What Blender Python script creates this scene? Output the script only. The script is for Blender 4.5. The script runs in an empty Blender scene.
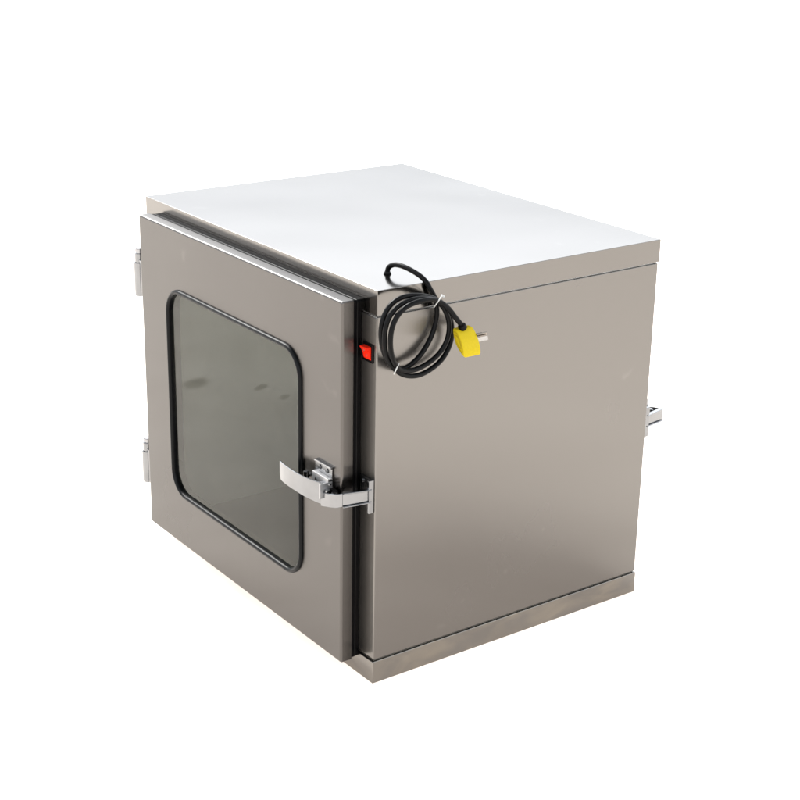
import bpy, bmesh, math, random
from mathutils import Vector, Matrix
random.seed(7)
C = bpy.context.scene.collection

# ---------------------------------------------------------------- dimensions (metres)
W, D, H = 0.673, 0.5273, 0.600            # cabinet width, depth, height
DX0, DX1, DZ0, DZ1 = -0.638, -0.0352, 0.0268, 0.5802   # door outline
DF, DB = -0.0334, -0.0134                 # door front and back
WX0, WX1, WZ0, WZ1, WR = -0.5462, -0.1365, 0.118, 0.4835, 0.046   # window gasket outline

# ---------------------------------------------------------------- materials
def mat(name):
    m = bpy.data.materials.new(name); m.use_nodes = True
    nt = m.node_tree
    return m, nt, nt.nodes['Principled BSDF']

def plain(name, col, rough, metal=0.0, spec=0.5, coat=0.0, bump=0.0, bscale=300):
    m, nt, b = mat(name)
    b.inputs['Roughness'].default_value = rough
    b.inputs['Metallic'].default_value = metal
    b.inputs['Specular IOR Level'].default_value = spec
    b.inputs['Coat Weight'].default_value = coat
    tc = nt.nodes.new('ShaderNodeTexCoord')
    n = nt.nodes.new('ShaderNodeTexNoise'); n.inputs['Scale'].default_value = bscale; n.inputs['Detail'].default_value = 4
    nt.links.new(tc.outputs['Object'], n.inputs['Vector'])
    mx = nt.nodes.new('ShaderNodeMix'); mx.data_type = 'RGBA'; mx.blend_type = 'MIX'
    mx.inputs[6].default_value = tuple(c*0.88 for c in col)+(1,); mx.inputs[7].default_value = tuple(min(1, c*1.1) for c in col)+(1,)
    nt.links.new(n.outputs['Fac'], mx.inputs[0]); nt.links.new(mx.outputs[2], b.inputs['Base Color'])
    if bump:
        bp = nt.nodes.new('ShaderNodeBump'); bp.inputs['Strength'].default_value = bump; bp.inputs['Distance'].default_value = 0.0005
        nt.links.new(n.outputs['Fac'], bp.inputs['Height']); nt.links.new(bp.outputs['Normal'], b.inputs['Normal'])
    return m

def steel(name, col, stretch, r0=0.18, r1=0.28, stain=None, wave=0.35, aniso=0.0):
    """brushed stainless sheet: fine streaks in the roughness, faint smudges, gently wavy sheet"""
    m, nt, b = mat(name)
    N, L = nt.nodes.new, nt.links.new
    b.inputs['Metallic'].default_value = 1.0
    tc = N('ShaderNodeTexCoord')
    mp = N('ShaderNodeMapping'); mp.inputs['Scale'].default_value = stretch
    L(tc.outputs['Object'], mp.inputs['Vector'])
    n1 = N('ShaderNodeTexNoise'); n1.inputs['Scale'].default_value = 1.0; n1.inputs['Detail'].default_value = 0.5
    L(mp.outputs[0], n1.inputs['Vector'])
    n2 = N('ShaderNodeTexNoise'); n2.inputs['Scale'].default_value = 5; n2.inputs['Detail'].default_value = 3
    L(tc.outputs['Object'], n2.inputs['Vector'])
    ad = N('ShaderNodeMath'); ad.operation = 'MULTIPLY_ADD'; ad.inputs[1].default_value = 0.07; L(n1.outputs['Fac'], ad.inputs[0]); L(n2.outputs['Fac'], ad.inputs[2])
    mr = N('ShaderNodeMapRange'); mr.inputs['From Min'].default_value = 0.15; mr.inputs['From Max'].default_value = 1.05
    mr.inputs['To Min'].default_value = r0; mr.inputs['To Max'].default_value = r1
    L(ad.outputs[0], mr.inputs['Value']); L(mr.outputs[0], b.inputs['Roughness'])
    mx = N('ShaderNodeMix'); mx.data_type = 'RGBA'
    mx.inputs[6].default_value = tuple(c*0.98 for c in col)+(1,); mx.inputs[7].default_value = tuple(c*1.02 for c in col)+(1,)
    cr = N('ShaderNodeMapRange'); cr.inputs['From Min'].default_value = 0.1; cr.inputs['From Max'].default_value = 0.9
    L(n2.outputs['Fac'], cr.inputs['Value']); L(cr.outputs[0], mx.inputs[0])
    out = mx.outputs[2]
    if stain:
        n3 = N('ShaderNodeTexNoise'); n3.inputs['Scale'].default_value = 14; n3.inputs['Detail'].default_value = 6; n3.inputs['Distortion'].default_value = 0.6
        mp3 = N('ShaderNodeMapping'); mp3.inputs['Scale'].default_value = (1, 1, 2.2); L(tc.outputs['Object'], mp3.inputs['Vector']); L(mp3.outputs[0], n3.inputs['Vector'])
        rp = N('ShaderNodeMapRange'); rp.inputs['From Min'].default_value = 0.40; rp.inputs['From Max'].default_value = 0.72
        L(n3.outputs['Fac'], rp.inputs['Value'])
        m2 = N('ShaderNodeMix'); m2.data_type = 'RGBA'; m2.inputs[7].default_value = tuple(stain)+(1,)
        L(rp.outputs[0], m2.inputs[0]); L(out, m2.inputs[6]); out = m2.outputs[2]
    n5 = N('ShaderNodeTexNoise'); n5.inputs['Scale'].default_value = 26; n5.inputs['Detail'].default_value = 1; n5.inputs['Distortion'].default_value = 0.4
    L(tc.outputs['Object'], n5.inputs['Vector'])
    sf = N('ShaderNodeMapRange'); sf.inputs['From Min'].default_value = 0.73; sf.inputs['From Max'].default_value = 0.82; sf.inputs['To Max'].default_value = 0.35
    L(n5.outputs['Fac'], sf.inputs['Value'])                      # rare dull scuffs
    m5 = N('ShaderNodeMix'); m5.data_type = 'RGBA'; m5.inputs[7].default_value = tuple(min(1, c*1.45) for c in col)+(1,)
    L(sf.outputs[0], m5.inputs[0]); L(out, m5.inputs[6]); out = m5.outputs[2]
    L(out, b.inputs['Base Color'])
    if aniso:                                                     # upright brushing scatters light sideways
        tg = N('ShaderNodeTangent'); tg.direction_type = 'RADIAL'; tg.axis = 'Z'
        L(tg.outputs[0], b.inputs['Tangent']); b.inputs['Anisotropic'].default_value = aniso
    n4 = N('ShaderNodeTexNoise'); n4.inputs['Scale'].default_value = 3.2; n4.inputs['Detail'].default_value = 1
    L(tc.outputs['Object'], n4.inputs['Vector'])
    b1 = N('ShaderNodeBump'); b1.inputs['Strength'].default_value = wave; b1.inputs['Distance'].default_value = 0.004
    L(n4.outputs['Fac'], b1.inputs['Height'])
    L(b1.outputs['Normal'], b.inputs['Normal'])
    return m

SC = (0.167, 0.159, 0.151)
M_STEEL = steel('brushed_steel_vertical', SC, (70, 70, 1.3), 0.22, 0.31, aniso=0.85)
M_DOOR = steel('brushed_steel_door_dimmed', (0.096, 0.0905, 0.0865), (70, 70, 1.3), 0.22, 0.31, aniso=0.85)  # same steel as the sides, colour darkened to dim the floor's reflection
M_TOP = steel('brushed_steel_cover', SC, (5, 260, 260), 0.12, 0.19)
M_PLINTH = steel('stained_steel', (0.180, 0.172, 0.163), (6, 6, 60), 0.13, 0.30, stain=(0.238, 0.220, 0.192))
M_CHAMBER = steel('chamber_steel', (0.80, 0.79, 0.765), (4, 4, 4), 0.45, 0.55, wave=0.1)
M_CHAMBER.node_tree.nodes['Principled BSDF'].inputs['Metallic'].default_value = 0.6
M_HEM = steel('mill_finish_edge', (0.105, 0.104, 0.104), (60, 60, 60), 0.46, 0.56, wave=0.05)
M_CHROME = plain('polished_steel', (0.215, 0.218, 0.224), 0.16, 1.0, bscale=60)
M_CHROME_DULL = plain('worn_bracket_steel', (0.24, 0.242, 0.248), 0.24, 1.0, bscale=60)
M_ZINC = plain('matt_zinc_plate', (0.37, 0.37, 0.375), 0.42, 0.85, bscale=80)
M_SCREW = plain('screw_steel', (0.30, 0.30, 0.31), 0.25, 1.0)
M_SEAL = plain('door_seal_rubber', (0.001, 0.001, 0.0013), 0.3, spec=0.12)
M_RUBBER = plain('window_gasket_rubber', (0.0012, 0.0016, 0.0022), 0.32, spec=0.12)
M_CABLE = plain('cable_sheath', (0.0014, 0.0015, 0.0018), 0.34, spec=0.10, bump=0.08, bscale=400)
M_YELLOW = plain('yellow_plastic', (0.43, 0.325, 0.010), 0.42, spec=0.10, bump=0.15, bscale=500)
M_YGROOVE = plain('plug_rib_plastic', (0.33, 0.24, 0.008), 0.5, spec=0.12)
M_RED = plain('red_switch_plastic', (0.62, 0.018, 0.006), 0.25, spec=0.12)
M_BLACK = plain('black_plastic', (0.0015, 0.0015, 0.0016), 0.4, spec=0.1)
M_MARK = plain('switch_mark_paint', (0.30, 0.07, 0.05), 0.4, spec=0.1)
M_WHITE = plain('white_tie_plastic', (0.42, 0.42, 0.41), 0.4, spec=0.2)
M_BRASS = plain('pin_metal', (0.30, 0.27, 0.24), 0.25, 1.0)

def glass():
    m, nt, b = mat('window_glass')
    N, L = nt.nodes.new, nt.links.new
    nt.nodes.remove(b)
    o = nt.nodes['Material Output']
    tr = N('ShaderNodeBsdfTransparent'); tr.inputs['Color'].default_value = (0.638, 0.652, 0.625, 1)
    gl = N('ShaderNodeBsdfGlossy'); gl.inputs['Color'].default_value = (1.0, 1.0, 0.96, 1); gl.inputs['Roughness'].default_value = 0.004
    fr = N('ShaderNodeFresnel'); fr.inputs['IOR'].default_value = 1.27
    # faint wipe marks in the dust on the pane
    tc = N('ShaderNodeTexCoord'); n = N('ShaderNodeTexNoise'); n.inputs['Scale'].default_value = 7; n.inputs['Detail'].default_value = 6; n.inputs['Distortion'].default_value = 1.2
    L(tc.outputs['Object'], n.inputs['Vector'])
    mr = N('ShaderNodeMapRange'); mr.inputs['From Min'].default_value = 0.35; mr.inputs['From Max'].default_value = 0.8
    mr.inputs['To Min'].default_value = 0.0; mr.inputs['To Max'].default_value = 0.035
    L(n.outputs['Fac'], mr.inputs['Value'])
    df = N('ShaderNodeBsdfDiffuse'); df.inputs['Color'].default_value = (0.30, 0.29, 0.265, 1)
    ge = N('ShaderNodeNewGeometry'); fm = N('ShaderNodeMath'); fm.operation = 'SUBTRACT'; fm.inputs[0].default_value = 1.0
    L(ge.outputs['Backfacing'], fm.inputs[1])
    ff = N('ShaderNodeMath'); ff.operation = 'MULTIPLY'; L(fr.outputs[0], ff.inputs[0]); L(fm.outputs[0], ff.inputs[1])   # reflect off the outer faces only
    m1 = N('ShaderNodeMixShader'); L(ff.outputs[0], m1.inputs[0]); L(tr.outputs[0], m1.inputs[1]); L(gl.outputs[0], m1.inputs[2])
    m2 = N('ShaderNodeMixShader'); L(mr.outputs[0], m2.inputs[0]); L(m1.outputs[0], m2.inputs[1]); L(df.outputs[0], m2.inputs[2])
    L(m2.outputs[0], o.inputs['Surface'])
    return m
M_GLASS = glass()

# ---------------------------------------------------------------- mesh helpers
FLIP = [False]           # True while the rear door's fittings are built: y -> D - y
def finish(name, bm, m, parent=None, smooth=True, angle=50, wn=True, subs=None):
    if FLIP[0]:
        for v in bm.verts: v.co.y = D - v.co.y
    bmesh.ops.recalc_face_normals(bm, faces=bm.faces[:])
    me = bpy.data.meshes.new(name); bm.to_mesh(me); bm.free()
    for mm in (m if isinstance(m, (list, tuple)) else [m]): me.materials.append(mm)
    if smooth:
        for p in me.polygons: p.use_smooth = True
        me.set_sharp_from_angle(angle=math.radians(angle))
    o = bpy.data.objects.new(name, me); C.objects.link(o)
    if parent: o.parent = parent
    if smooth and wn:
        w = o.modifiers.new('even normals', 'WEIGHTED_NORMAL'); w.keep_sharp = True; w.weight = 80
    return o

def add_box(bm, x0, x1, y0, y1, z0, z1, bev=0.0, seg=3, M=None, mi=0):
    t = bmesh.new()
    bmesh.ops.create_cube(t, size=1)
    for v in t.verts:
        v.co = Vector(((x0+x1)/2+v.co.x*(x1-x0), (y0+y1)/2+v.co.y*(y1-y0), (z0+z1)/2+v.co.z*(z1-z0)))
    if bev: bmesh.ops.bevel(t, geom=t.edges[:], offset=bev, segments=seg, profile=0.5, affect='EDGES')
    merge(bm, t, M, mi)

def merge(bm, t, M=None, mi=0):
    if M is not None: bmesh.ops.transform(t, matrix=M, verts=t.verts[:])
    vm = {v: bm.verts.new(v.co) for v in t.verts}
    for f in t.faces:
        try:
            nf = bm.faces.new([vm[v] for v in f.verts]); nf.material_index = mi
        except ValueError: pass
    t.free()

def add_cyl(bm, p, axis, r, h, seg=24, bev=0.0, mi=0, r2=None):
    t = bmesh.new()
    bmesh.ops.create_cone(t, cap_ends=True, segments=seg, radius1=r, radius2=r if r2 is None else r2, depth=h)
    if bev:
        bmesh.ops.bevel(t, geom=[e for e in t.edges if abs(e.verts[0].co.z-e.verts[1].co.z) < 1e-7], offset=bev, segments=2, affect='EDGES')
    q = Vector((0, 0, 1)).rotation_difference(Vector(axis).normalized())
    merge(bm, t, Matrix.Translation(Vector(p)+Vector(axis).normalized()*h/2) @ q.to_matrix().to_4x4(), mi)

def rrect(x0, x1, z0, z1, r, n=10):
    """rounded rectangle in XZ, counter-clockwise list of (x, z)"""
    o = []
    for cx, cz, a0 in ((x1-r, z1-r, 0), (x0+r, z1-r, 90), (x0+r, z0+r, 180), (x1-r, z0+r, 270)):
        for k in range(n+1):
            a = math.radians(a0+90*k/n); o.append((cx+r*math.cos(a), cz+r*math.sin(a)))
    return o

def bridge(bm, a, b):
    n = len(a)
    for i in range(n): bm.faces.new((a[i], a[(i+1) % n], b[(i+1) % n], b[i]))

def loop(bm, pts, y): return [bm.verts.new((x, y, z)) for x, z in pts]

def ring_profile(bm, outline, profile):
    """sweep: outline(inset) -> points, profile = [(inset, y)...] closed"""
    ls = [loop(bm, outline(i), y) for i, y in profile]
    for k in range(len(ls)): bridge(bm, ls[k], ls[(k+1) % len(ls)])

def plate_hole(bm, outer, inner, y):
    eo = [bm.edges.new((outer[i], outer[(i+1) % len(outer)])) if not bm.edges.get((outer[i], outer[(i+1) % len(outer)])) else bm.edges.get((outer[i], outer[(i+1) % len(outer)])) for i in range(len(outer))]
    ei = [bm.edges.get((inner[i], inner[(i+1) % len(inner)])) or bm.edges.new((inner[i], inner[(i+1) % len(inner)])) for i in range(len(inner))]
    bmesh.ops.triangle_fill(bm, edges=eo+ei, use_beauty=True, use_dissolve=False)

def tube_ring(bm, ox0, ox1, oz0, oz1, ix0, ix1, iz0, iz1, y0, y1, bev):
    """a rectangular frame extruded along y with softened outer edges"""
    def out(i): return rrect(ox0+i, ox1-i, oz0+i, oz1-i, 0.0012, 4)
    L = [loop(bm, out(bev), y0), loop(bm, out(bev*0.3), y0+bev*0.3), loop(bm, out(0), y0+bev)]
    L += [loop(bm, out(0), y1-bev), loop(bm, out(bev*0.3), y1-bev*0.3), loop(bm, out(bev), y1)]
    for a, b in zip(L, L[1:]): bridge(bm, a, b)
    inn = [(ix1, iz1), (ix0, iz1), (ix0, iz0), (ix1, iz0)]
    a, b = loop(bm, inn, y0), loop(bm, inn, y1)
    bridge(bm, a, b); plate_hole(bm, L[0], a, y0); plate_hole(bm, L[-1], b, y1)

def catmull(pts, n=10):
    P = [Vector(p) for p in pts]; P = [2*P[0]-P[1]]+P+[2*P[-1]-P[-2]]
    o = []
    for i in range(1, len(P)-2):
        for k in range(n):
            t = k/n; a, b, c, d = P[i-1:i+3]
            o.append(0.5*((2*b)+(-a+c)*t+(2*a-5*b+4*c-d)*t*t+(-a+3*b-3*c+d)*t**3))
    o.append(P[-2]); return o

def relax(P, it):
    for _ in range(it):
        Q = P[:]
        for i in range(1, len(P)-1): Q[i] = P[i]*0.5+(P[i-1]+P[i+1])*0.25
        P = Q
    return P

def add_tube(bm, P, r, seg=14, caps=True, mi=0):
    T = [(P[min(i+1, len(P)-1)]-P[max(i-1, 0)]).normalized() for i in range(len(P))]
    u = T[0].orthogonal().normalized(); rings = []
    for i, p in enumerate(P):
        if i:
            u = (u - T[i]*u.dot(T[i])).normalized()
        v = T[i].cross(u)
        rr = r[i] if isinstance(r, list) else r
        rings.append([bm.verts.new(p+(u*math.cos(2*math.pi*k/seg)+v*math.sin(2*math.pi*k/seg))*rr) for k in range(seg)])
    for a, b in zip(rings, rings[1:]):
        for f in range(seg):
            bm.faces.new((a[f], a[(f+1) % seg], b[(f+1) % seg], b[f])).material_index = mi
    if caps:
        bm.faces.new(rings[0][::-1]); bm.faces.new(rings[-1])

# ---------------------------------------------------------------- camera (solved from the photograph)
CAM = Vector((1.62486, -1.14668, 1.17337))
CR = Vector((0.58480, 0.81100, 0.01694)); CU = Vector((-0.28845, 0.18839, 0.93878)); CD = Vector((-0.75816, 0.55389, -0.34410))
cam = bpy.data.objects.new('camera', bpy.data.cameras.new('camera')); C.objects.link(cam)
cam.matrix_world = Matrix(((CR.x, CU.x, -CD.x, CAM.x), (CR.y, CU.y, -CD.y, CAM.y), (CR.z, CU.z, -CD.z, CAM.z), (0, 0, 0, 1)))
cam.data.sensor_width = 36; cam.data.lens = 36*1541.5/800; cam.data.clip_end = 500; cam.data.clip_start = 0.05
bpy.context.scene.camera = cam

def at(px, py, x):
    """where the sight line through a pixel of the photograph meets the upright plane at distance x from the cabinet's side"""
    d = CR*(px-400)/1541.5-CU*(py-400)/1541.5+CD
    return CAM+d*((x-CAM.x)/d.x)

# ---------------------------------------------------------------- the cabinet
box = bpy.data.objects.new('pass_box', None); C.objects.link(box)
box['label'] = 'brushed stainless steel pass box with windowed door, coiled black cord and yellow plug'
box['category'] = 'pass box'

bm = bmesh.new()
tube_ring(bm, -W, 0, 0.0378, 0.5622, -0.609, -0.064, 0.040, 0.560, 0, D, 0.0018)
finish('cabinet_body', bm, M_STEEL, box, angle=60)
bm = bmesh.new(); add_box(bm, -W-0.001, 0.0012, -0.001, D+0.001, 0.5646, H, 0.0007, 3)
cover = finish('top_cover', bm, M_TOP, box, angle=60)
bm = bmesh.new(); add_box(bm, -W-0.0020, 0.0020, -0.0020, D+0.0004, 0.0, 0.0358, 0.0012, 3)
finish('plinth', bm, M_PLINTH, box, angle=60)
bm = bmesh.new()
tube_ring(bm, -W+0.004, -0.004, 0.034, 0.567, -0.605, -0.068, 0.042, 0.558, 0.004, D-0.004, 0.0005)
ch = finish('chamber', bm, M_CHAMBER, box, angle=30)

bm = bmesh.new(); add_box(bm, -0.6035, -0.0695, 0.006, D-0.006, 0.0425, 0.0450, 0.0006, 2)
finish('floor_tray', bm, steel('dull_tray_steel', (0.05, 0.05, 0.047), (4, 4, 4), 0.34, 0.42, wave=0.1), ch, angle=40)

# ---------------------------------------------------------------- doors
def make_door(label=None):
    bm = bmesh.new()
    def out(i): return rrect(DX0+i, DX1-i, DZ0+i, DZ1-i, 0.0022, 4)
    b = 0.0035
    prof = [(b*(1-math.sin(math.radians(a))), DF+b*(1-math.cos(math.radians(a)))) for a in range(0, 91, 15)]
    L = [loop(bm, out(i), y) for i, y in prof]+[loop(bm, out(0), DB-0.001), loop(bm, out(0.001), DB)]
    for a, c in zip(L, L[1:]): bridge(bm, a, c)
    hole = rrect(WX0+0.0034, WX1-0.0034, WZ0+0.0034, WZ1-0.0034, WR-0.0034, 14)
    h0, h1 = loop(bm, hole, DF), loop(bm, hole, DB)
    bridge(bm, h0, h1); plate_hole(bm, L[0], h0, DF); plate_hole(bm, L[-1], h1, DB)
    bm.normal_update(); bmesh.ops.recalc_face_normals(bm, faces=bm.faces[:])
    for f in bm.faces:
        if abs(f.normal.z) > 0.85 and f.calc_center_median().z > DZ1-0.004: f.material_index = 1     # folded top edge, left in mill finish
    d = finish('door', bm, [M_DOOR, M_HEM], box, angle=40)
    if label: d['label'] = label
    bm = bmesh.new()                                             # rounded rubber profile round the window
    def wo(i): return rrect(WX0+i, WX1-i, WZ0+i, WZ1-i, max(WR-i, 0.01), 14)
    pr = []
    for k in range(13):
        a = math.radians(180*k/12); pr.append((0.0040*(1-math.cos(a)), DF-0.0005-0.0046*math.sin(a)))
    pr += [(0.0080, DF+0.0055), (0.0044, DF+0.0055), (0.0044, DF+0.0012), (0.0, DF+0.0004)]
    ring_profile(bm, wo, pr)
    finish('window_gasket', bm, M_RUBBER, d, angle=70, wn=False)
    bm = bmesh.new()
    g = rrect(WX0+0.0052, WX1-0.0052, WZ0+0.0052, WZ1-0.0052, WR-0.0052, 14)
    a, c = loop(bm, g, DF+0.0016), loop(bm, g, DF+0.0052)
    bridge(bm, a, c); bm.faces.new(a); bm.faces.new(c[::-1])
    finish('window_pane', bm, M_GLASS, d, smooth=False)
    bm = bmesh.new()                                             # black compression seal between door and cabinet
    def so(i): return rrect(DX0+0.0012+i, DX1-0.0012-i, DZ0+0.0012+i, DZ1-0.0012-i, 0.004, 5)
    ring_profile(bm, so, [(0, DB), (0, -0.008), (0.0008, -0.0072), (0.0002, -0.0065), (0.0004, -0.0010), (0.0015, -0.0004), (0.024, -0.0004), (0.024, DB)])
    finish('door_seal', bm, M_SEAL, d, angle=40)
    return d

def make_hinge(zc):
    hx, hy = -0.6655, -0.0205
    h = None
    bm = bmesh.new()
    add_box(bm, -0.664, DX0-0.0004, -0.0260, -0.0220, zc-0.040, zc+0.022, 0.0008, 2)       # leaf to the door edge
    add_box(bm, -0.669, -0.650, -0.022, -0.0006, zc-0.040, zc+0.010, 0.0008, 2)            # leaf to the cabinet
    h = finish('hinge', bm, M_CHROME_DULL, box, angle=40)
    bm = bmesh.new(); add_cyl(bm, (hx, hy, zc-0.0415), (0, 0, 1), 0.0105, 0.058, 28, 0.0008)
    finish('hinge_knuckle', bm, M_CHROME, h, angle=40)
    bm = bmesh.new(); add_cyl(bm, (hx, hy, zc+0.0168), (0, 0, 1), 0.0084, 0.0150, 28, 0.0006)
    finish('hinge_knuckle', bm, M_CHROME, h, angle=40)
    bm = bmesh.new(); add_cyl(bm, (hx, hy, zc+0.032), (0, 0, 1), 0.0058, 0.0015, 20); add_cyl(bm, (hx, hy, zc+0.0336), (0, 0, 1), 0.0080, 0.007, 24, 0.0012)
    finish('hinge_pin', bm, M_SCREW, h, angle=40)
    return h

def ribbon(bm, path, z0, z1, th, top_rise=None):
    """a bent strip standing on edge: path of (x, y), given thickness, from z0 to z1"""
    P = [Vector((x, y, 0)) for x, y in path]; n = len(P); rows = []
    for i, p in enumerate(P):
        t = (P[min(i+1, n-1)]-P[max(i-1, 0)]).normalized(); nn = Vector((-t.y, t.x, 0))
        a, b = p, p+nn*th
        za = z0(i/(n-1)) if callable(z0) else z0; zb = z1(i/(n-1)) if callable(z1) else z1
        e = 0.0007
        rows.append([bm.verts.new((a.x, a.y, za+e)), bm.verts.new((a.x, a.y, zb-e)), bm.verts.new(((a+nn*e).x, (a+nn*e).y, zb)),
                     bm.verts.new(((b-nn*e).x, (b-nn*e).y, zb)), bm.verts.new((b.x, b.y, zb-e)), bm.verts.new((b.x, b.y, za+e)),
                     bm.verts.new(((b-nn*e).x, (b-nn*e).y, za)), bm.verts.new(((a+nn*e).x, (a+nn*e).y, za))])
    for r, s in zip(rows, rows[1:]): bridge(bm, r, s)
    bm.faces.new(rows[0][::-1]); bm.faces.new(rows[-1])

def make_latch(label=None, bulge=0.0):
    # base plate on the door: this is the latch itself, everything else is fixed to it
    bm = bmesh.new()
    add_box(bm, -0.099, -0.0555, DF-0.0026, DF-0.0003, 0.287, 0.3315, 0.0008, 2)
    add_box(bm, -0.099, -0.0555, DF-0.0050, DF-0.0003, 0.3290, 0.3320, 0.0006, 2)
    lt = finish('toggle_latch', bm, M_CHROME_DULL, box, angle=40)
    if label: lt['label'] = label
    # raised bracket with two holes
    bm = bmesh.new()
    add_box(bm, -0.096, -0.054, DF-0.0105, DF-0.0080, 0.288, 0.3165, 0.0007, 2)
    add_box(bm, -0.096, -0.054, DF-0.0079, DF-0.0027, 0.3140, 0.3163, 0.0005, 2)
    add_box(bm, -0.096, -0.054, DF-0.0079, DF-0.0027, 0.2880, 0.2903, 0.0005, 2)
    add_box(bm, -0.0562, -0.0538, DF-0.0240, DF-0.0027, 0.2890, 0.3120, 0.0007, 2)
    finish('bracket', bm, M_ZINC, lt, angle=40)
    for x in (-0.0865, -0.0675):
        bm = bmesh.new(); add_cyl(bm, (x, DF-0.0026, 0.3232), (0, -1, 0), 0.0036, 0.0016, 20, 0.0005)
        add_box(bm, x-0.0026, x+0.0026, DF-0.0043, DF-0.0041, 0.3228, 0.3236)
        finish('screw', bm, M_CHROME, lt, angle=40)
        bm = bmesh.new(); add_cyl(bm, (x+0.002, DF-0.0104, 0.3060), (0, -1, 0), 0.0030, 0.0011, 20, 0.0004)
        finish('rivet', bm, M_CHROME_DULL, lt, angle=40)
    bm = bmesh.new()
    add_cyl(bm, (-0.1085, DF-0.012, 0.300), (0, 0, 1), 0.0042, 0.012, 20, 0.0008)
    add_cyl(bm, (-0.1085, DF-0.0002, 0.304), (0, -1, 0), 0.0034, 0.012, 16)
    finish('stop_pin', bm, M_CHROME, lt, angle=40)
    # bowed lever
    pts = [(-0.1655, -0.0550), (-0.150, -0.0575), (-0.130, -0.0590), (-0.111, -0.0590), (-0.093, -0.0572), (-0.076, -0.0535), (-0.062, -0.0485), (-0.0510, -0.0420)]
    path = [(p.x, p.y) for p in catmull([(x, y, 0) for x, y in pts], 6)]
    bm = bmesh.new()
    def zt(t): return 0.3095
    def zb(t): return 0.2800 - 0.004*min(1, max(0, (t-0.45)/0.5)) + (0.010*(1-t/0.05)**2 if t < 0.05 else 0)
    ribbon(bm, path[:-5], zb, zt, 0.0022)
    hd = finish('lever', bm, M_CHROME, lt, angle=40)
    # top curl of the lever over the pivot
    bm = bmesh.new()
    ribbon(bm, path[-9:], 0.3072, 0.3094, 0.010)
    finish('pivot_cap', bm, M_CHROME, lt, angle=40)
    # pivot pins in the dark gap between lever and link
    bm = bmesh.new()
    add_cyl(bm, (-0.0500, -0.0470, 0.2880), (0, 0, 1), 0.0040, 0.015, 20, 0.0006)
    add_cyl(bm, (-0.0360, -0.0450, 0.2905), (0, 0, 1), 0.0045, 0.0125, 20, 0.0008)
    finish('pivot_pin', bm, M_CHROME, lt, angle=40)
    bm = bmesh.new(); add_box(bm, -0.0530, -0.0390, -0.0420, DF-0.0028, 0.293, 0.303, 0.0008, 2)
    finish('pivot_block', bm, M_BLACK, lt, angle=40)
    # link: channel strip that wraps round the door edge to the strike plate
    k = bulge
    pl = [(-0.058, -0.0530-k), (-0.046, -0.0525-k), (-0.034, -0.0515-k), (-0.023, -0.0490-k), (-0.0160, -0.0445-k)]
    pp = [(p.x, p.y) for p in catmull([(x, y, 0) for x, y in pl], 5)]
    bm = bmesh.new(); ribbon(bm, pp, lambda t: 0.2760+0.012*t, lambda t: 0.2975+0.011*t, 0.0024)
    finish('link', bm, M_CHROME, lt, angle=40)
    pa = [(-0.0160, -0.0440-k), (-0.0115, -0.030-k/2), (-0.0070, -0.015), (-0.0042, -0.0042)]
    pq = [(p.x, p.y) for p in catmull([(x, y, 0) for x, y in pa], 5)]
    bm = bmesh.new()
    ribbon(bm, pq, lambda t: 0.2895+0.003*t, lambda t: 0.3075+0.001*t, 0.0024)
    ribbon(bm, [(x+0.0035, y-0.0008) for x, y in pq], lambda t: 0.2872+0.003*t, lambda t: 0.2894+0.003*t, 0.0072)
    ribbon(bm, [(x+0.0035, y-0.0008) for x, y in pq], lambda t: 0.3076+0.001*t, lambda t: 0.3098+0.001*t, 0.0072)
    finish('hook_arm', bm, M_CHROME, lt, angle=40)
    # strike plate on the cabinet
    bm = bmesh.new()
    add_box(bm, -0.0335, -0.0078, -0.0026, -0.0004, 0.2755, 0.3225, 0.0006, 2)
    st = finish('strike_plate', bm, M_CHROME_DULL, lt, angle=40)
    bm = bmesh.new(); add_box(bm, -0.0076, -0.0022, -0.0090, -0.0004, 0.2735, 0.3235, 0.0007, 2)
    finish('strike_lip', bm, M_CHROME, lt, angle=40)
    for z in (0.2835, 0.3155):
        for x in (-0.0275, -0.0145):
            bm = bmesh.new(); add_cyl(bm, (x, -0.0025, z), (0, -1, 0), 0.0034, 0.0018, 18, 0.0005)
            finish('screw', bm, M_CHROME, lt, angle=40)
    return lt

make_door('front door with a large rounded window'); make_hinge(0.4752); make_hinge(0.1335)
make_latch('latch of the front door')
FLIP[0] = True
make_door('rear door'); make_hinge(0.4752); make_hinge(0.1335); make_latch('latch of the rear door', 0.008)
FLIP[0] = False

# ---------------------------------------------------------------- rocker switch
bm = bmesh.new()
sx0, sx1, sz0, sz1 = -0.0312, -0.0068, 0.4945, 0.5212
ls = [loop(bm, rrect(sx0+i, sx1-i, sz0+i, sz1-i, 0.0012, 3), y) for i, y in ((0, -0.0003), (0, -0.0018), (0.0008, -0.0026), (0.0032, -0.0026), (0.0034, -0.0004))]
for a, b in zip(ls, ls[1:]): bridge(bm, a, b)
bm.faces.new(ls[0]); bm.faces.new(ls[-1])
sw = finish('power_switch', bm, M_BLACK, box, angle=35)
bm = bmesh.new()
prof = [(-0.0006, 0.4982), (-0.0022, 0.4984), (-0.0034, 0.5010), (-0.0046, 0.5085), (-0.0098, 0.5160), (-0.0094, 0.5172), (-0.0006, 0.5176)]
x0, x1 = sx0+0.0036, sx1-0.0036
a = [bm.verts.new((x0, y, z)) for y, z in prof]; b = [bm.verts.new((x1, y, z)) for y, z in prof]
bridge(bm, a, b); bm.faces.new(a); bm.faces.new(b[::-1])
bmesh.ops.bevel(bm, geom=[e for e in bm.edges], offset=0.0004, segments=2, affect='EDGES')
finish('rocker', bm, M_RED, sw, angle=30)
bm = bmesh.new()                                                  # the on / off strokes moulded in the rocker
xm = (x0+x1)/2
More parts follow.
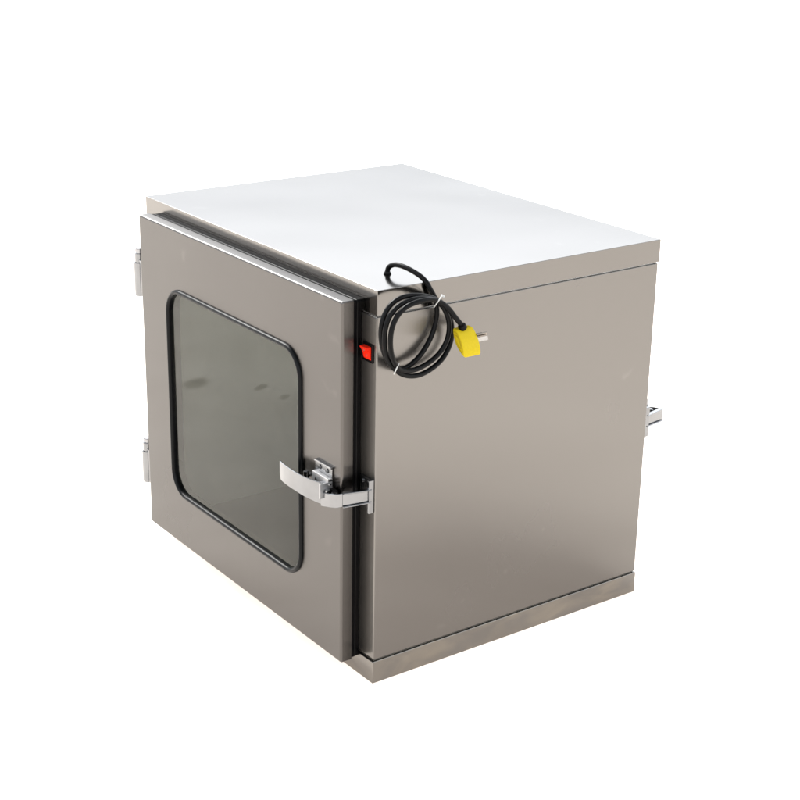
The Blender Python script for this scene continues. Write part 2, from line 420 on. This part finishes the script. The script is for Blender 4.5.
add_box(bm, xm-0.0005, xm+0.0005, -0.0092, -0.0070, 0.5112, 0.5140, M=None)
tube = [Vector((xm+0.0016*math.cos(k*math.pi/8), -0.00415-0.0010*((math.sin(k*math.pi/8)*0.0016)/0.0075), 0.5045+0.0016*math.sin(k*math.pi/8))) for k in range(17)]
add_tube(bm, tube, 0.00035, 6, caps=False)
finish('switch_mark', bm, M_MARK, sw, angle=40)

# ---------------------------------------------------------------- power cord
CRAD = 0.0036
S = [Vector((-0.061, 0.0594, 0.594)), Vector((-0.061, 0.0594, 0.6035)), Vector((-0.0592, 0.0606, 0.6102)), Vector((-0.0515, 0.0632, 0.6150)),
     Vector((-0.040, 0.0666, 0.6158)), Vector((-0.027, 0.0702, 0.6138)), Vector((-0.014, 0.0740, 0.6100)), Vector((-0.003, 0.0772, 0.6052)),
     Vector((0.0048, 0.0798, 0.5985)), Vector((0.0078, 0.0818, 0.5920))]
px = [(435.0, 299.5, .0095), (436.5, 312, .0085), (435.5, 323, .0085), (432.5, 334, .009), (427, 345, .010), (420, 355, .0115), (412, 363, .013), (404, 368.5, .014), (396, 368.5, .0155),
      (387, 361, .019), (381.5, 347, .0215), (380.3, 331, .0225), (384.5, 315, .0225), (393, 303.5, .023), (404, 297, .024), (417, 295, .025), (429, 296.3, .025), (440, 301, .022),
      (448, 313, .018), (451.5, 328, .0155), (450.5, 343, .0145), (444, 357.5, .015), (433, 368.5, .016), (419, 375.7, .0175), (406, 376, .0195), (395.5, 370.5, .022),
      (388, 360, .0265), (384.3, 347, .029), (384.3, 331, .030), (388.5, 316.5, .0305), (397.5, 305.5, .031), (409.5, 300, .0315), (421, 298, .0315), (432, 299, .030), (440.5, 304, .027),
      (446, 314, .0245), (448.5, 327, .0225), (446, 342, .0215), (438.5, 355, .0215), (427, 364.5, .0225), (414, 370, .0245), (403, 369.5, .027), (396.5, 365, .030),
      (392, 355, .0345), (390.3, 342, .0365), (391.7, 328, .0375), (396.5, 316.5, .038), (404.5, 308, .0385), (414.5, 303.3, .0390), (425, 301, .039), (434, 300.3, .038), (441, 302.5, .0365),
      (448.5, 308.5, .036), (455, 317, .037), (460.3, 323.5, .038), (462.5, 327, .0385)]
path = S+[at(*p) for p in px]
cord_path = relax(catmull(path, 8), 6)
for i, q in enumerate(cord_path[70:-30]):                        # a stiff cable never lies in clean circles
    w = min(1, i/20)*0.0011
    q += Vector((0.7*w*math.sin(i*0.13+1.0), w*math.sin(i*0.087+0.4), w*math.sin(i*0.061+2.0)))
bm = bmesh.new(); add_tube(bm, cord_path, CRAD, 16)
cord = finish('power_cord', bm, M_CABLE, box, angle=80, wn=False)
cord['label'] = 'black mains cable tied in a coil'
bm = bmesh.new()
add_cyl(bm, (-0.061, 0.0594, 0.6001), (0, 0, 1), 0.0056, 0.0016, 24, 0.0006)
add_cyl(bm, (-0.061, 0.0594, 0.6016), (0, 0, 1), 0.0048, 0.0022, 24, 0.0004, r2=0.0040)
finish('grommet', bm, M_BLACK, cord, angle=50)

def make_tie(cpx, pxy2, x0, x1, end_side):
    """thin white wire tie looped round the strands; long axis along the strands' spread"""
    a, b = at(cpx[0], cpx[1], x0), at(pxy2[0], pxy2[1], x1)
    mid = (a+b)/2; u = (b-a); hl = u.length/2; u.normalize()
    view = (CAM-mid).normalized(); v = (view-u*view.dot(u)).normalized()
    n = 40; pts = []
    hw = 0.0140
    for k in range(n+1):
        t = 2*math.pi*k/n
        c, s = math.cos(t), math.sin(t)
        pts.append(mid+u*hl*math.copysign(abs(c)**0.7, c)+v*hw*math.copysign(abs(s)**0.7, s))
    bm = bmesh.new(); add_tube(bm, pts, 0.0009, 8, caps=False)
    if end_side:
        q = pts[2]; w = u.cross(v)
        add_tube(bm, [q-w*0.0015, q+w*0.0012+u*0.0006, q+w*0.0036], 0.0019, 8)
    return finish('cable_tie', bm, M_WHITE, cord, angle=80, wn=False)
make_tie((434.5, 306.5), (441.5, 296.5), .029, .029, True)
make_tie((394, 374), (399, 363.5), .024, .024, False)

# yellow plug: D-shaped body, its flat back turned to the door, pins pointing along the cabinet's side
o0 = [(453, 328.2), (453.2, 333), (454.6, 340), (457.6, 348), (464, 357.8), (464.6, 353), (462.6, 344), (459.6, 336), (456.5, 330.5)]
def at_y(pxx, py, y):
    d = CR*(pxx-400)/1541.5-CU*(py-400)/1541.5+CD
    return CAM+d*((y-CAM.y)/d.y)
Y0, TH = 0.106, 0.0285
base = [at_y(a, b, Y0) for a, b in o0]
out = catmull(base+[base[0]], 4)[:-1]
cx = sum(p.x for p in out)/len(out); cz = sum(p.z for p in out)/len(out)
bm = bmesh.new(); rows = []
for s, y in ((0.80, Y0-0.0005), (0.88, Y0-0.0005), (0.97, Y0+0.0008), (1, Y0+0.0030), (1, Y0+TH-0.003), (0.97, Y0+TH-0.0007), (0.9, Y0+TH)):
    rows.append([bm.verts.new((cx+(p.x-cx)*s, y, cz+(p.z-cz)*s)) for p in out])
for r, s in zip(rows, rows[1:]): bridge(bm, r, s)
bm.faces.new(rows[0]); bm.faces.new(rows[-1][::-1])
plug = finish('plug', bm, M_YELLOW, cord, angle=45)
bm = bmesh.new()
for k in range(1):
    pts = [Vector((cx+(p.x-cx)*0.72, Y0-0.0006, cz+(p.z-cz)*0.72)) for p in out]; pts.append(pts[0])
    add_tube(bm, pts, 0.0008, 6, caps=False)
    pts = [Vector((cx+(p.x-cx)*0.45, Y0-0.0006, cz+(p.z-cz)*0.45)) for p in out]; pts.append(pts[0])
    add_tube(bm, pts, 0.0006, 6, caps=False)
finish('plug_rib', bm, M_YGROOVE, cord, angle=80, wn=False)
bm = bmesh.new()
e = cord_path[-1]; ed = (cord_path[-1]-cord_path[-5]).normalized()
add_cyl(bm, e-ed*0.0045, ed, 0.0058, 0.0085, 22, 0.0012)
finish('strain_relief', bm, M_BLACK, cord, angle=50)
for dx, dz, ang in ((0.004, 0.0042, 0.5), (0.007, -0.0012, -0.4), (-0.006, 0.000, 0.0)):
    bm = bmesh.new()
    R = Matrix.Translation((cx+dx, 0, cz+dz)) @ Matrix.Rotation(ang, 4, 'Y')
    add_box(bm, -0.0011, 0.0011, Y0+TH-0.001, Y0+TH+0.0175, -0.0034, 0.0034, 0.0006, 2, M=R)
    finish('plug_pin', bm, M_BRASS, cord, angle=40)

# ---------------------------------------------------------------- ground
def ground():
    bm = bmesh.new()
    c = bm.verts.new((0, 0, 0)); n = 64; rs = (0.9, 2, 5, 15, 50, 120); prev = None
    for r in rs:
        ring = [bm.verts.new((r*math.cos(2*math.pi*k/n), r*math.sin(2*math.pi*k/n), 0)) for k in range(n)]
        for k in range(n):
            if prev: bm.faces.new((prev[k], ring[k], ring[(k+1) % n], prev[(k+1) % n]))
            else: bm.faces.new((c, ring[k], ring[(k+1) % n]))
        prev = ring
    m, nt, b = mat('backlit_ground')
    N, L = nt.nodes.new, nt.links.new
    b.inputs['Roughness'].default_value = 0.95; b.inputs['Specular IOR Level'].default_value = 0.0
    tc = N('ShaderNodeTexCoord')
    n1 = N('ShaderNodeTexNoise'); n1.inputs['Scale'].default_value = 4.5; n1.inputs['Detail'].default_value = 4; n1.inputs['Roughness'].default_value = 0.55
    L(tc.outputs['Object'], n1.inputs['Vector'])
    mr = N('ShaderNodeMapRange'); mr.inputs['From Min'].default_value = 0.3; mr.inputs['From Max'].default_value = 0.7
    L(n1.outputs['Fac'], mr.inputs['Value'])
    mx = N('ShaderNodeMix'); mx.data_type = 'RGBA'
    mx.inputs[6].default_value = (0.47, 0.455, 0.43, 1); mx.inputs[7].default_value = (0.55, 0.54, 0.515, 1)
    L(mr.outputs[0], mx.inputs[0])
    last = mx.outputs[2]
    # a few small dark spots of dirt
    for (sx, sy, rx, ry) in ((-1.303, -0.484, 0.045, 0.030), (-1.20, -0.593, 0.030, 0.014), (-1.116, -0.602, 0.022, 0.012)):
        mp = N('ShaderNodeMapping'); mp.vector_type = 'TEXTURE'
        mp.inputs['Location'].default_value = (sx, sy, 0); mp.inputs['Rotation'].default_value = (0, 0, math.radians(-36)); mp.inputs['Scale'].default_value = (ry, rx, 1)
        L(tc.outputs['Object'], mp.inputs['Vector'])
        ln = N('ShaderNodeVectorMath'); ln.operation = 'LENGTH'; L(mp.outputs[0], ln.inputs[0])
        r = N('ShaderNodeMapRange'); r.inputs['From Min'].default_value = 0.5; r.inputs['From Max'].default_value = 1.1
        r.inputs['To Min'].default_value = 1; r.inputs['To Max'].default_value = 0; L(ln.outputs['Value'], r.inputs['Value'])
        m2 = N('ShaderNodeMix'); m2.data_type = 'RGBA'; m2.inputs[7].default_value = (0.30, 0.285, 0.26, 1)
        L(r.outputs[0], m2.inputs[0]); L(last, m2.inputs[6]); last = m2.outputs[2]
    # ground made translucent so added light from below fills the contact shadow: part of the light bounces off it, part comes up through it
    nt.nodes.remove(b)
    df = N('ShaderNodeBsdfDiffuse'); L(last, df.inputs['Color'])
    tl = N('ShaderNodeBsdfTranslucent')
    hv = N('ShaderNodeMix'); hv.data_type = 'RGBA'; hv.blend_type = 'MULTIPLY'; hv.inputs[0].default_value = 1; hv.inputs[7].default_value = (0.45, 0.40, 0.37, 1)
    L(last, hv.inputs[6]); L(hv.outputs[2], tl.inputs['Color'])
    ad = N('ShaderNodeAddShader'); L(df.outputs[0], ad.inputs[0]); L(tl.outputs[0], ad.inputs[1])
    L(ad.outputs[0], nt.nodes['Material Output'].inputs['Surface'])
    o = finish('ground', bm, m, None, smooth=False)
    o['kind'] = 'structure'
ground()

# ---------------------------------------------------------------- light
sc = bpy.context.scene
w = bpy.data.worlds.new('World'); sc.world = w; w.use_nodes = True
nt = w.node_tree; N, L = nt.nodes.new, nt.links.new
bg = nt.nodes['Background']
tc = N('ShaderNodeTexCoord'); sp = N('ShaderNodeSeparateXYZ'); L(tc.outputs['Generated'], sp.inputs[0])
mz = N('ShaderNodeMapRange'); mz.inputs['From Min'].default_value = -1; L(sp.outputs['Z'], mz.inputs['Value'])   # -1..1 -> 0..1
rp = N('ShaderNodeValToRGB'); L(mz.outputs[0], rp.inputs[0])
def grey(v): return (v*1.015, v*1.048, v*1.09, 1)
el = rp.color_ramp.elements
el[0].position = 0.0; el[0].color = (1, 1, 1, 1)  # unseen white light under the ground, added to backlight it
el[1].position = 1.0; el[1].color = grey(0.14)
for z, c in ((-0.02, (1, 1, 1, 1)), (0.0, grey(0.38)), (0.19, grey(0.32)), (0.235, grey(0.50)), (0.275, grey(0.76)), (0.33, grey(0.74)), (0.45, grey(0.70)), (0.6, grey(0.34))):
    e = el.new(0.5+z/2); e.color = c
L(rp.outputs[0], bg.inputs['Color']); bg.inputs['Strength'].default_value = 1.0
ld = bpy.data.lights.new('added_area_light', 'AREA'); ld.shape = 'RECTANGLE'; ld.size = 9.5; ld.size_y = 9.5; ld.energy = 2250  # unseen lamp, added to shape the floor shade that the steel reflects
ld.color = (1.0, 0.985, 0.96)
lo = bpy.data.objects.new('added_area_light', ld); C.objects.link(lo)
lo.location = (-12.0, -0.6, 12.5)
lo.rotation_euler = (Vector((0.3, 0.2, 0.0))-lo.location).to_track_quat('-Z', 'Y').to_euler()
sc.cycles.caustics_reflective = False; sc.cycles.caustics_refractive = False; sc.cycles.sample_clamp_indirect = 6
sc.view_settings.view_transform = 'Standard'; sc.view_settings.look = 'None'; sc.view_settings.gamma = 1
sc.view_settings.exposure = 2.1
